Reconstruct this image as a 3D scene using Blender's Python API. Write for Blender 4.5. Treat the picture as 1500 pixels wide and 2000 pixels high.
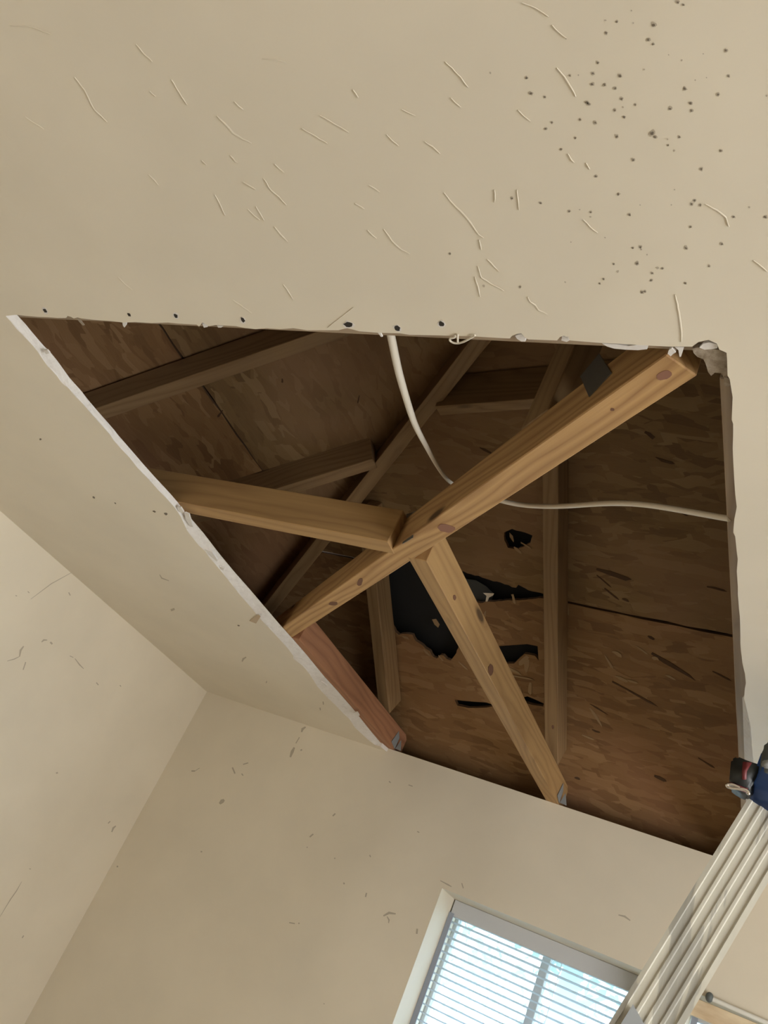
import bpy, bmesh, math, random
from mathutils import Vector, Matrix
from mathutils.geometry import tessellate_polygon
for o in list(bpy.data.objects): bpy.data.objects.remove(o)
random.seed(7)
C = bpy.context.scene.collection
S = bpy.context.scene
# ---------------------------------------------------------------- camera
EYE = 1.784                                   # camera height above the floor
FPX = 1647.05                                 # focal length in pixels of the 1500x2000 frame
R = Matrix(((0.85661488, 0.32979041, 0.39679874),
            (0.14569493, 0.58314509, -0.79919634),
            (-0.49495853, 0.74241504, 0.45148197)))      # rows: right, down, forward in world axes
cam_d = bpy.data.cameras.new('camera'); cam = bpy.data.objects.new('camera', cam_d); C.objects.link(cam)
cam_d.sensor_fit = 'VERTICAL'; cam_d.sensor_height = 24; cam_d.lens = 24 * FPX / 2000
cam_d.clip_start = 0.02
rt, up, bk = R[0], -R[1], -R[2]
cam.matrix_world = Matrix(((rt[0], up[0], bk[0], 0), (rt[1], up[1], bk[1], 0), (rt[2], up[2], bk[2], EYE), (0, 0, 0, 1)))
S.camera = cam
# ---------------------------------------------------------------- world, lights, exposure
W = bpy.data.worlds.new('sky'); S.world = W; W.use_nodes = True
bg = W.node_tree.nodes['Background']; bg.inputs[0].default_value = (.74, .87, 1, 1); bg.inputs[1].default_value = 5.0
def area(name, loc, target, sx, sy, power, col):
    d = bpy.data.lights.new(name, 'AREA'); d.shape = 'RECTANGLE'; d.size = sx; d.size_y = sy; d.energy = power; d.color = col
    o = bpy.data.objects.new(name, d); C.objects.link(o); o.location = loc
    o.rotation_euler = (Vector(target) - Vector(loc)).to_track_quat('-Z', 'Y').to_euler()
    return o
area('daylight_side_window', (2.65, .2, 1.35), (-2.1, 1.1, 1.5), 1.6, 1.3, 54, (1, .93, .84))
S.view_settings.view_transform = 'Standard'; S.view_settings.look = 'None'
S.view_settings.exposure = 0.31; S.view_settings.gamma = 1; S.view_settings.use_curve_mapping = False

# ---------------------------------------------------------------- helpers
def ray(px, py):
    return R.transposed() @ Vector((px - 750, py - 1000, FPX))
def at(px, py, ax, val):
    "point where the line of sight through a pixel meets the plane axis=val (metres from the camera)"
    v = ray(px, py); v = v * (val / v[ax]); return Vector((v.x, v.y, v.z + EYE))
def onp(px, py, n, c):
    v = ray(px, py); v = v * (c / v.dot(Vector(n))); return Vector((v.x, v.y, v.z + EYE))
def mesh_obj(name, verts, faces, mats, parent=None, fm=None, smooth=False):
    me = bpy.data.meshes.new(name); me.from_pydata([tuple(v) for v in verts], [], faces)
    for m in (mats if isinstance(mats, (list, tuple)) else [mats]): me.materials.append(m)
    if fm: me.polygons.foreach_set('material_index', fm)
    if smooth: me.polygons.foreach_set('use_smooth', [True] * len(me.polygons))
    me.update()
    o = bpy.data.objects.new(name, me); C.objects.link(o)
    if parent: o.parent = parent
    return o
def bm_obj(name, bm, mat, parent=None, smooth=False):
    me = bpy.data.meshes.new(name); bm.to_mesh(me); bm.free(); me.materials.append(mat)
    if smooth: me.polygons.foreach_set('use_smooth', [True] * len(me.polygons))
    o = bpy.data.objects.new(name, me); C.objects.link(o)
    if parent: o.parent = parent
    return o
def empty(name, loc=(0, 0, 0)):
    o = bpy.data.objects.new(name, None); o.empty_display_size = .05; C.objects.link(o); o.location = loc; return o
def tag(o, label=None, cat=None, group=None, kind=None):
    if label: o['label'] = label
    if cat: o['category'] = cat
    if group: o['group'] = group
    if kind: o['kind'] = kind
    return o
def setp(o, parent):
    "parent while keeping world placement"
    o.parent = parent; o.matrix_parent_inverse = Matrix.Translation(-Vector(parent.location)); return o
def box(name, lo, hi, mat, parent=None, bevel=0.0):
    c = (Vector(lo) + Vector(hi)) / 2; s = Vector(hi) - Vector(lo)
    bm = bmesh.new(); bmesh.ops.create_cube(bm, size=1)
    for v in bm.verts: v.co = Vector((v.co.x * s.x, v.co.y * s.y, v.co.z * s.z))
    if bevel: bmesh.ops.bevel(bm, geom=bm.edges[:], offset=bevel, segments=2, affect='EDGES', profile=.5)
    o = bm_obj(name, bm, mat); o.location = c
    if parent: setp(o, parent)
    return o
def board(name, p0, p1, w, h, mat, parent=None, side=None, cut0=0.0, cut1=0.0, bevel=.0015):
    """timber from p0 to p1 (centre of its underside); w wide, h deep; local X runs along it.
    cut0/cut1 slide the top edge of each end along the board (sloped end cuts)"""
    p0, p1 = Vector(p0), Vector(p1); x = (p1 - p0).normalized()
    s = Vector(side) if side else Vector((0, 0, 1)).cross(x); s = (s - x * s.dot(x)).normalized()
    z = x.cross(s)
    if z.z < 0: z = -z; s = -s
    L = (p1 - p0).length; bm = bmesh.new()
    n = max(2, int(L / .12)); rows = []
    rnd = random.Random(len(name) * 37 + int(L * 1000))
    for i in range(n + 1):
        t = i / n; r = []
        for (a, b) in ((-1, 0), (1, 0), (1, 1), (-1, 1)):
            xx = -L / 2 + L * t
            if b: xx += (cut0 * (1 - t) + cut1 * t)
            j = rnd.uniform(-1, 1) * .0006
            r.append(bm.verts.new((xx, a * w / 2 + j, (b - .5) * h + j)))
        rows.append(r)
    for i in range(n):
        for k in range(4):
            bm.faces.new((rows[i][k], rows[i + 1][k], rows[i + 1][(k + 1) % 4], rows[i][(k + 1) % 4]))
    bm.faces.new(rows[0]); bm.faces.new(rows[-1][::-1])
    bmesh.ops.recalc_face_normals(bm, faces=bm.faces)
    es = [e for e in bm.edges if len(e.link_faces) == 2 and e.link_faces[0].normal.dot(e.link_faces[1].normal) < .5]
    if bevel: bmesh.ops.bevel(bm, geom=es, offset=bevel, segments=1, affect='EDGES')
    o = bm_obj(name, bm, mat)
    m = Matrix((x, s, z)).transposed().to_4x4(); m.translation = (p0 + p1) / 2 + z * h / 2
    o.matrix_world = m
    if parent: setp(o, parent)
    return o
def plate(name, loops, thick, mats, parent=None):
    "flat polygon with holes (loops of 3D points), extruded by the vector thick"
    loops = [[Vector(p) for p in l] for l in loops]
    tris = tessellate_polygon(loops); flat = [p for l in loops for p in l]; N = len(flat)
    verts = flat + [p + thick for p in flat]
    faces = [t for t in tris] + [tuple(N + i for i in reversed(t)) for t in tris]; fm = [0] * len(faces)
    s = 0
    for l in loops:
        for i in range(len(l)):
            a, b = s + i, s + (i + 1) % len(l); faces.append((a, b, b + N, a + N)); fm.append(1)
        s += len(l)
    ml = list(mats) if isinstance(mats, (list, tuple)) else [mats, mats]
    c = sum(flat, Vector()) / N
    o = mesh_obj(name, [v - c for v in verts], faces, ml, None, fm); o.location = c
    bm = bmesh.new(); bm.from_mesh(o.data); bmesh.ops.recalc_face_normals(bm, faces=bm.faces); bm.to_mesh(o.data); bm.free()
    if parent: setp(o, parent)
    return o
def tube(name, pts, r, mat, parent=None, flat=1.0, res=6, cyclic=False, taper=None):
    cu = bpy.data.curves.new(name, 'CURVE'); cu.dimensions = '3D'; sp = cu.splines.new('NURBS'); sp.points.add(len(pts) - 1)
    for i, p in enumerate(pts):
        sp.points[i].co = (*p, 1); sp.points[i].radius = taper[i] if taper else 1
    sp.use_endpoint_u = True; sp.order_u = 4 if len(pts) > 3 else len(pts); sp.use_cyclic_u = cyclic; sp.resolution_u = res
    cu.bevel_depth = r; cu.bevel_resolution = 3; cu.use_fill_caps = True
    o = bpy.data.objects.new(name, cu); C.objects.link(o)
    dg = bpy.context.evaluated_depsgraph_get(); me = bpy.data.meshes.new_from_object(o.evaluated_get(dg)); bpy.data.objects.remove(o)
    me.materials.clear(); me.materials.append(mat); me.polygons.foreach_set('use_smooth', [True] * len(me.polygons))
    o = bpy.data.objects.new(name, me); C.objects.link(o)
    c = sum((Vector(p) for p in pts), Vector()) / len(pts)
    me.transform(Matrix.Translation(-c)); o.location = c
    if flat != 1: pass
    if parent: setp(o, parent)
    return o
def jag(pts, step, amp, rnd=random):
    "roughen a polyline"
    out = []
    for a, b in zip(pts[:-1], pts[1:]):
        a, b = Vector(a), Vector(b); n = max(1, int((b - a).length / step)); d = (b - a)
        out.append(a)
        for i in range(1, n):
            t = i / n; q = a + d * t; nr = Vector((-d.y, d.x)).normalized() if d.length else Vector((0, 0))
            out.append(q + nr * rnd.uniform(-amp, amp))
    out.append(Vector(pts[-1])); return out

# ---------------------------------------------------------------- materials
def mat(name, col, rough=.6, metal=0.0):
    m = bpy.data.materials.new(name); m.use_nodes = True; b = m.node_tree.nodes['Principled BSDF']
    b.inputs['Base Color'].default_value = (*col, 1); b.inputs['Roughness'].default_value = rough; b.inputs['Metallic'].default_value = metal
    return m
class NB:
    def __init__(s, m): s.t = m.node_tree; s.b = s.t.nodes['Principled BSDF']
    def n(s, ty, **kw):
        x = s.t.nodes.new(ty)
        for k, v in kw.items():
            if k in x.inputs: x.inputs[k].default_value = v
            else: setattr(x, k, v)
        return x
    def l(s, a, b): s.t.links.new(a, b)
    def ramp(s, fac, stops):
        r = s.n('ShaderNodeValToRGB'); e = r.color_ramp.elements
        while len(e) < len(stops): e.new(.5)
        for i, (p, c) in enumerate(stops): e[i].position = p; e[i].color = (*c, 1)
        s.l(fac, r.inputs[0]); return r.outputs[0]
    def mix(s, f, a, b, mode='MIX'):
        x = s.n('ShaderNodeMix', data_type='RGBA', blend_type=mode)
        for v, i in ((f, 0), (a, 6), (b, 7)):
            if isinstance(v, (int, float)): x.inputs[i].default_value = v
            elif isinstance(v, tuple): x.inputs[i].default_value = (*v, 1)
            else: s.l(v, x.inputs[i])
        return x.outputs[2]
    def math(s, op, a, b=0.0, c=None):
        x = s.n('ShaderNodeMath', operation=op)
        for i, v in enumerate((a, b, c)):
            if v is None: continue
            if isinstance(v, (int, float)): x.inputs[i].default_value = v
            else: s.l(v, x.inputs[i])
        return x.outputs[0]
    def mapping(s, src, scale=(1, 1, 1), rot=(0, 0, 0), loc=(0, 0, 0)):
        m = s.n('ShaderNodeMapping'); m.inputs['Scale'].default_value = scale; m.inputs['Rotation'].default_value = rot; m.inputs['Location'].default_value = loc
        s.l(src, m.inputs[0]); return m.outputs[0]
    def noise(s, vec, scale, detail=3, rough=.55, dist=0.0):
        x = s.n('ShaderNodeTexNoise'); x.inputs['Scale'].default_value = scale; x.inputs['Detail'].default_value = detail
        x.inputs['Roughness'].default_value = rough; x.inputs['Distortion'].default_value = dist; s.l(vec, x.inputs['Vector']); return x.outputs[0]
    def bump(s, h, dist, strength=1.0):
        x = s.n('ShaderNodeBump'); x.inputs['Distance'].default_value = dist; x.inputs['Strength'].default_value = strength
        s.l(h, x.inputs['Height']); s.l(x.outputs[0], s.b.inputs['Normal'])

def paint_mat(name, col, rel=.004):
    m = mat(name, col, .62); k = NB(m); g = k.n('ShaderNodeNewGeometry').outputs['Position']
    a = k.noise(k.mapping(g, (1, 1, 1)), 3.0, 4); b = k.noise(g, 45, 4, .6)
    c = tuple(x * .955 for x in col); d = tuple(min(1, x * 1.03) for x in col)
    k.l(k.ramp(a, [(.35, c), (.65, d)]), k.b.inputs['Base Color'])
    h = k.math('ADD', k.math('MULTIPLY', a, .9), k.math('MULTIPLY', b, .06)); k.bump(h, rel, .55)
    return m
M_ceil = paint_mat('ceiling_paint', (.76, .69, .56), .006)
M_wall = paint_mat('wall_paint', (.765, .69, .555), .003)
M_gyp = mat('gypsum', (.80, .76, .70), .9); k = NB(M_gyp); g = k.n('ShaderNodeNewGeometry').outputs['Position']
nz = k.noise(g, 60, 5, .7); k.l(k.ramp(nz, [(.25, (.62, .58, .53)), (.45, (.74, .70, .66)), (.8, (.80, .77, .73))]), k.b.inputs['Base Color']); k.bump(nz, .002, .5)
M_paper = mat('drywall_paper', (.52, .40, .27), .9)
M_dirtgyp = mat('dusty_gypsum', (.42, .36, .29), .9); k = NB(M_dirtgyp); g = k.n('ShaderNodeNewGeometry').outputs['Position']
nz = k.noise(g, 90, 4, .7); k.l(k.ramp(nz, [(.3, (.20, .15, .10)), (.7, (.42, .35, .27))]), k.b.inputs['Base Color']); k.bump(nz, .003, .8)

def wood_mat(name, light, dark, ring=42, seed=0.0):
    m = mat(name, light, .68); k = NB(m)
    tc = k.n('ShaderNodeTexCoord'); oi = k.n('ShaderNodeObjectInfo')
    add = k.n('ShaderNodeVectorMath', operation='ADD'); sc = k.n('ShaderNodeVectorMath', operation='SCALE')
    cmb = k.n('ShaderNodeCombineXYZ'); k.l(oi.outputs['Random'], cmb.inputs[0]); cmb.inputs[1].default_value = .3 + seed
    k.l(cmb.outputs[0], sc.inputs[0]); sc.inputs[3].default_value = 9
    k.l(tc.outputs['Object'], add.inputs[0]); k.l(sc.outputs[0], add.inputs[1]); P = add.outputs[0]
    O = tc.outputs['Object']
    w1 = k.noise(k.mapping(P, (1.3, 10, 10)), 1.0, 2, .45); w2 = k.noise(k.mapping(P, (6, 30, 30)), 1.0, 2)
    sep = k.n('ShaderNodeSeparateXYZ'); k.l(O, sep.inputs[0])
    # cathedral figure: tilted growth rings bent by low noise
    r = k.math('ADD', k.math('MULTIPLY', sep.outputs[1], ring * 1.5), k.math('MULTIPLY', sep.outputs[2], ring * .9))
    r = k.math('ADD', r, k.math('MULTIPLY', w1, 7.5)); r = k.math('ADD', r, k.math('MULTIPLY', w2, .5))
    # knots
    vo = k.n('ShaderNodeTexVoronoi', feature='F1'); vo.inputs['Scale'].default_value = 1.0; k.l(k.mapping(P, (3.1, 11, 11)), vo.inputs['Vector'])
    kd = vo.outputs['Distance']; kb = k.math('DIVIDE', .10, k.math('ADD', kd, .06)); r = k.math('ADD', r, k.math('MULTIPLY', kb, 1.6))
    f = k.math('PINGPONG', r, .5); f = k.math('MULTIPLY', f, 2); f = k.math('POWER', f, 1.8)
    mid = tuple((a + b) / 2 for a, b in zip(light, dark))
    col = k.mix(f, light, dark)
    fine = k.noise(k.mapping(P, (3.5, 190, 190)), 1.0, 3); col = k.mix(k.ramp(fine, [(.38, (0, 0, 0)), (.62, (.6, .6, .6))]), col, mid)
    big = k.noise(k.mapping(P, (1.5, 6, 6)), 1.0, 2); col = k.mix(k.math('MULTIPLY', k.math('SUBTRACT', big, .35), .8), col, tuple(x * .62 for x in mid))
    kn = k.ramp(kd, [(.07, (1, 1, 1)), (.13, (0, 0, 0))]); col = k.mix(kn, col, tuple(x * .30 for x in dark))
    k.l(col, k.b.inputs['Base Color'])
    rr = k.n('ShaderNodeRGBToBW'); k.l(col, rr.inputs[0]); k.bump(rr.outputs[0], .0015, .4)
    return m
M_pine = wood_mat('pine', (.58, .355, .15), (.31, .155, .055))
M_pine2 = wood_mat('pine_web', (.47, .285, .115), (.32, .175, .068), 30, .2)
M_redpine = wood_mat('red_pine', (.42, .20, .10), (.26, .11, .055), 34, .5)
M_raft = wood_mat('rafter_pine', (.33, .205, .095), (.22, .125, .055), 30, .8)
M_edge = wood_mat('weathered_joist_edge', (.40, .30, .20), (.27, .19, .12), 30, .3)

def osb_mat(name, tint=(1, 1, 1)):
    m = mat(name, (.3, .2, .1), .8); k = NB(m); tc = k.n('ShaderNodeTexCoord'); O = tc.outputs['UV']
    nd = k.n('ShaderNodeTexNoise'); nd.inputs['Scale'].default_value = 5; k.l(O, nd.inputs['Vector'])
    wob = k.n('ShaderNodeVectorMath', operation='MULTIPLY_ADD'); k.l(nd.outputs['Color'], wob.inputs[0]); wob.inputs[1].default_value = (.05, .05, .05); k.l(O, wob.inputs[2])
    base = [tuple(a * b for a, b in zip(c, tint)) for c in ((.11, .055, .020), (.20, .115, .045), (.28, .17, .072), (.40, .265, .125))]
    cols = []; hs = None
    for i, (rot, sc) in enumerate(((.12, (9, 38, 1)), (.95, (12, 34, 1)), (-.7, (14, 44, 1)), (1.7, (11, 40, 1)))):
        v = k.n('ShaderNodeTexVoronoi', feature='F1', distance='CHEBYCHEV'); v.inputs['Scale'].default_value = 1.0; v.inputs['Randomness'].default_value = 1
        k.l(k.mapping(wob.outputs[0], sc, (0, 0, rot), (i * 3.7, i * 1.3, 0)), v.inputs['Vector'])
        s = k.n('ShaderNodeSeparateColor'); k.l(v.outputs['Color'], s.inputs[0])
        c = k.ramp(s.outputs[0], [(0, base[0]), (.25, base[1]), (.7, base[2]), (1, base[3])])
        g = k.noise(k.mapping(wob.outputs[0], (sc[0] * 2, sc[1] * 8, 1), (0, 0, rot)), 1.0, 2)
        c = k.mix(.35, c, k.ramp(g, [(.3, base[1]), (.7, base[2])]))
        cols.append((c, s.outputs[1]))
        hs = s.outputs[0] if hs is None else k.math('ADD', hs, k.math('MULTIPLY', s.outputs[0], .7))
    col = cols[0][0]
    for c, f in cols[1:]:
        col = k.mix(k.math('GREATER_THAN', f, .62), col, c)
    soft = k.noise(O, 2.4, 3); col = k.mix(k.math('MULTIPLY', soft, .62), col, base[1])
    pinky = k.noise(O, 1.7, 2); col = k.mix(k.ramp(pinky, [(.48, (0, 0, 0)), (.62, (.55, .55, .55))]), col, tuple(a * b for a, b in zip((.32, .18, .095), tint)))
    k.l(col, k.b.inputs['Base Color']); k.bump(hs, .0025, .5)
    return m
M_osb = osb_mat('strand_board'); M_osb2 = osb_mat('strand_board_low', (1.12, 1.02, 1.0))
M_chip = mat('torn_strand', (.36, .235, .12), .85)
M_cut = mat('board_cut_edge', (.16, .09, .045), .9)
M_felt = mat('black_felt', (.012, .012, .013), .9)
M_dark = mat('dark_cavity', (.03, .024, .018), 1)
M_steel = mat('galvanised_steel', (.20, .20, .19), .5, .7)
M_plate = mat('dull_plate', (.30, .31, .31), .6, .2)
M_cable = mat('white_cable', (.66, .60, .50), .5)
M_spot = mat('mould', (.17, .14, .105), .9); M_scuff = mat('scuff', (.47, .41, .32), .9)
M_frame = mat('window_vinyl', (.62, .62, .60), .5)
M_slat = mat('blind_slat', (.55, .56, .58), .5)
M_vinyl = mat('white_trim', (.78, .76, .70), .5)
M_blue = mat('blue_plastic', (.03, .085, .30), .45)
M_black = mat('black_plastic', (.018, .02, .02), .45); M_red = mat('red_plastic', (.16, .025, .03), .45)
M_chrome = mat('chrome', (.75, .72, .70), .15, 1)
M_grey = mat('grey_rubber', (.10, .115, .115), .55)
M_carpet = mat('floor_carpet', (.42, .34, .25), .95); k = NB(M_carpet); g = k.n('ShaderNodeNewGeometry').outputs['Position']
nz = k.noise(g, 150, 3); k.l(k.ramp(nz, [(.3, (.38, .32, .25)), (.7, (.48, .41, .33))]), k.b.inputs['Base Color'])
M_fg = mat('spattered_fibreglass', (.5, .48, .42), .85); k = NB(M_fg); g = k.n('ShaderNodeTexCoord').outputs['Object']
nz = k.noise(k.mapping(g, (14, 14, 2.2)), 1.6, 4, .6, .8); f2 = k.noise(k.mapping(g, (120, 120, 30)), 1, 3)
c = k.ramp(nz, [(.40, (.38, .375, .34)), (.47, (.44, .43, .385)), (.49, (.60, .585, .51)), (.64, (.66, .64, .56))])
k.l(k.mix(k.math('MULTIPLY', f2, .3), c, (.40, .385, .33)), k.b.inputs['Base Color']); k.bump(nz, .004, .5)
M_fg2 = mat('bare_fibreglass', (.36, .39, .42), .5)
# window glass: partly clear, partly milky blue to imitate a lens-flare veil
M_glass = bpy.data.materials.new('flare_veil_glass'); M_glass.use_nodes = True; t = M_glass.node_tree; t.nodes.clear()
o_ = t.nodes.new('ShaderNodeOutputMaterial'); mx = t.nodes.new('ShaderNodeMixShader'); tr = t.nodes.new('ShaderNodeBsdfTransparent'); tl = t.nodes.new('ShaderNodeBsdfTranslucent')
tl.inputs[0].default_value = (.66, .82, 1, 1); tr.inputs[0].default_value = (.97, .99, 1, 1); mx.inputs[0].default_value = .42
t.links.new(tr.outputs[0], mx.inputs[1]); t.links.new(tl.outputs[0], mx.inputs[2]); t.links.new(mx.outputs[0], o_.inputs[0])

# ---------------------------------------------------------------- structure
ZC = .656; ZT = .669                                  # ceiling face / back of the drywall, from the eye
XL, YB, XR, YR = -2.135, 2.645, 2.60, -2.70           # room walls
cz, ct = EYE + ZC, EYE + ZT
# window openings in the back wall
W1 = (-.957, -.275, -1.05, .316); W2 = (-.222, .62, -1.05, .316)
def rect(x0, x1, z0, z1, y): return [(x0, y, z0), (x1, y, z0), (x1, y, z1), (x0, y, z1)]
def wall_back():
    out = rect(XL - .12, XR + .12, 0, ct, YB)
    holes = [rect(w[0], w[1], EYE + w[2], EYE + w[3], YB) for w in (W1, W2)]
    # wall top stays a touch above the ceiling line where the drywall is missing
    o = plate('wall_back', [out] + holes, Vector((0, .145, 0)), [M_wall, M_wall])
    out2 = rect(XL - .12, XR + .12, 0, EYE + .50, YB + .1455); h2 = [rect(w[0], w[1], EYE + w[2], EYE + w[3], YB + .1455) for w in (W1, W2)]
    plate('outer_wall_layer', [out2] + h2, Vector((0, .115, 0)), [M_wall, M_wall], o)
    return tag(o, kind='structure')
wall_back_o = wall_back()
tag(box('wall_left', (XL - .12, YR - .12, 0), (XL, YB - .0005, ct), M_wall), kind='structure')
rw = plate('wall_right', [[(XR, YR, 0), (XR, YB, 0), (XR, YB, ct), (XR, YR, ct)], [(XR, -.65, .7), (XR, 1.05, .7), (XR, 1.05, 2.05), (XR, -.65, 2.05)]], Vector((.12, 0, 0)), [M_wall, M_wall]); tag(rw, kind='structure')
rr_ = plate('wall_rear', [[(XL, YR, 0), (XR, YR, 0), (XR, YR, ct), (XL, YR, ct)]], Vector((0, -.12, 0)), [M_wall, M_wall]); tag(rr_, kind='structure')
tag(box('floor', (XL - .12, YR - .12, -.1), (XR + .12, YB + .12, 0), M_carpet), kind='structure')
for n_, lo, hi in (('baseboard_left', (XL, YR, 0), (XL + .012, YB, .09)), ('baseboard_back', (XL, YB - .012, 0), (XR, YB, .09))):
    tag(box(n_, lo, hi, M_vinyl, bevel=.002), kind='structure')

# --- ceiling with the sawn-out opening
left_A = [(11,617),(21,628),(32,642),(48,658),(64,675),(73,686),(79,695),(93,715),(111,734),(120,747),(128,754),(133,757),(147,774),(163,790),(180,810),(198,830),(215,849),(222,860),(236,876),(254,895),(268,913),(292,938),(308,956),(324,972),(340,990),(353,1009),(366,1037),(388,1065),(400,1076),(410,1090),(428,1111),(449,1137),(472,1166),(491,1187),(500,1199),(504,1204),(538,1240),(561,1265),(573,1281),(573,1287),(591,1300),(605,1317),(620,1341),(641,1364),(655,1377),(670,1393),(683,1405),(693,1421),(717,1443),(731,1454),(743,1458)]
left_B = [(33,615),(44,626),(67,654),(85,675),(93,682),(101,690),(116,710),(135,737),(160,765),(179,790),(201,814),(230,849),(252,874),(276,902),(300,929),(327,958),(338,970),(353,988),(361,1000),(371,1010),(399,1043),(428,1081),(457,1116),(487,1150),(516,1184),(545,1218),(572,1248),(599,1279),(634,1322),(658,1348),(691,1386),(698,1395),(721,1424),(747,1455)]
top_A = [(32,615),(51,617),(75,619),(112,621),(128,621),(132,617),(139,619),(144,622),(151,620),(159,622),(200,626),(240,630),(264,629),(296,631),(328,630),(349,632),(384,634),(389,638),(395,630),(403,634),(408,637),(421,635),(461,637),(480,641),(499,643),(520,641),(547,643),(573,641),(600,645),(640,645),(661,645),(677,641),(691,644),(701,647),(739,650),(781,651),(800,654),(853,655),(885,656),(925,657),(973,660),(995,661),(1000,656),(1010,652),(1018,651),(1026,660),(1032,663),(1088,665),(1094,658),(1101,656),(1110,658),(1113,665),(1176,670),(1205,671),(1249,674),(1308,677),(1352,677),(1364,668),(1384,664),(1400,671),(1405,683),(1419,689),(1420,699)]
right_A = [(1421,734),(1425,740),(1428,758),(1431,776),(1429,820),(1432,828),(1431,876),(1432,900),(1434,936),(1436,966),(1439,990),(1434,1016),(1432,1040),(1436,1048),(1439,1078),(1441,1092),(1439,1116),(1441,1160),(1445,1204),(1446,1240),(1447,1270),(1450,1296),(1455,1316),(1457,1334),(1453,1364),(1460,1392),(1466,1420),(1468,1450),(1471,1480),(1477,1560),(1480,1640),(1478,1712)]
pA = lambda p: at(p[0], p[1], 2, ZC); pB = lambda p: at(p[0], p[1], 2, ZT)
LA = [pA(p) for p in left_A]; LB0 = [pB(p) for p in left_B]
def lerp_line(L, y):
    for a, b in zip(L[:-1], L[1:]):
        if a.y <= y <= b.y: return a.lerp(b, (y - a.y) / max(1e-6, b.y - a.y))
    return L[0].copy() if y < L[0].y else L[-1].copy()
rndc = random.Random(3)
def dens(L, step):
    out = []
    for a, b in zip(L[:-1], L[1:]):
        n = max(1, int((b - a).length / step))
        for i in range(n):
            q = a.lerp(b, i / n)
            if i: q = q + Vector((rndc.uniform(-1, 1) * .0007, rndc.uniform(-1, 1) * .0007, 0))
            out.append(q)
    out.append(L[-1]); return out
LA = dens(LA, .02)
for q in LA: q.y = min(q.y, YB - .004)
TA = dens([pA(p) for p in top_A], .02); RA = dens([pA(p) for p in right_A], .02)
RA = [q for q in RA if q.y < YB - .004]
yb = YB + .0012
BA = [Vector((LA[-1].x + .01, yb, cz))] + [Vector((x, yb, cz)) for x in [LA[-1].x + .03 + i * .04 for i in range(27)] if x < RA[-1].x - .02] + [Vector((RA[-1].x, yb, cz))]
outline = TA + RA + BA[::-1] + LA[::-1]              # clockwise from the far-left corner
def topside(q, part):
    if part == 'L':
        b = lerp_line(LB0, q.y); return Vector((max(b.x, q.x + .001), q.y, ct))
    if part == 'R' and q.y > 1.5:
        return Vector((min(q.x - .0015, -.149), q.y, ct))
    if part == 'R': return Vector((q.x + .002, q.y, ct))
    return Vector((q.x, q.y - .002 if part == 'T' else q.y, ct))
outB = [topside(q, 'T') for q in TA] + [topside(q, 'R') for q in RA] + [Vector((q.x, q.y, ct)) for q in BA[::-1]] + [topside(q, 'L') for q in LA[::-1]]
ceiling = empty('ceiling'); tag(ceiling, kind='structure')
outer = [Vector((XL + .0005, YR, cz)), Vector((XR, YR, cz)), Vector((XR, YB + .002, cz)), Vector((XL + .0005, YB + .002, cz))]
def sheet(name, o4, hole, m):
    tris = tessellate_polygon([o4, hole]); vs = o4 + hole
    o = mesh_obj(name, vs, tris, m, ceiling)
    return o
sh = sheet('painted_face', outer, outline, M_ceil)
sh2 = sheet('back_face', [Vector((p.x, p.y, ct)) for p in outer], outB, M_paper)
# rough broken rim of the board: three rows between painted face and back face
N = len(outline); rim_v = []; rim_f = []
rows = [outline]
for t_ in (.12, .45, .8):
    rows.append([a.lerp(b, t_) + Vector((rndc.uniform(-1, 1) * .0009, rndc.uniform(-1, 1) * .0009, rndc.uniform(-1, 1) * .0007)) for a, b in zip(outline, outB)])
rows.append(outB)
for r_ in rows: rim_v += r_
for j in range(len(rows) - 1):
    for i in range(N):
        a = j * N + i; b = j * N + (i + 1) % N; rim_f.append((a, b, b + N, a + N))
mesh_obj('gypsum_edge', rim_v, rim_f, M_gyp, ceiling)

def flake(name, pts, ax, val, m, parent, thick):
    loop = [at(x, y, ax, val) for x, y in pts]
    return plate(name, [loop], Vector(thick), m, parent)
# screw holes along the cut
def blob(px, py, rx, ry, ang, ax, val, n=10, wob=.25, rnd=rndc):
    pts = []
    for i in range(n):
        a = i / n * 2 * math.pi; s = 1 + rnd.uniform(-wob, wob); x = math.cos(a) * rx * s; y = math.sin(a) * ry * s
        pts.append((px + x * math.cos(ang) - y * math.sin(ang), py + x * math.sin(ang) + y * math.cos(ang)))
    return [at(x, y, ax, val) for x, y in pts]
for (x, y, a, b, an) in ((88,607,5,2.6,.8),(252,615,4,2.2,.8),(343,617,5,2.8,.7),(474,625,5,3.6,.9),(776,641,6.5,4.5,.4),(862,633,5.5,4.6,.8),(680,634,9,5,.1)):
    e = blob(x, y, a, b, an, 2, ZC - .0006); plate('screw_hole', [e], Vector((0, 0, .0005)), M_dark, ceiling)
    if a > 4.5:
        inner = e; outer_ = blob(x, y, a + 2.2, b + 2.2, an, 2, ZC - .0004)
        plate('torn_paper_ring', [outer_], Vector((0, 0, .0003)), M_gyp, ceiling)
for (x, y, a, b, an) in ((183,972,3,1.5,.7),(225,983,2,1,.6),(301,999,3,1.6,.3),(324,1004,3.5,2,.5),(466,1222,2.5,1.2,.3),(79,858,2,1.6,0)):
    plate('pinhole', [blob(x, y, a, b, an, 2, ZC - .0005)], Vector((0, 0, .0004)), M_spot, ceiling)
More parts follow.
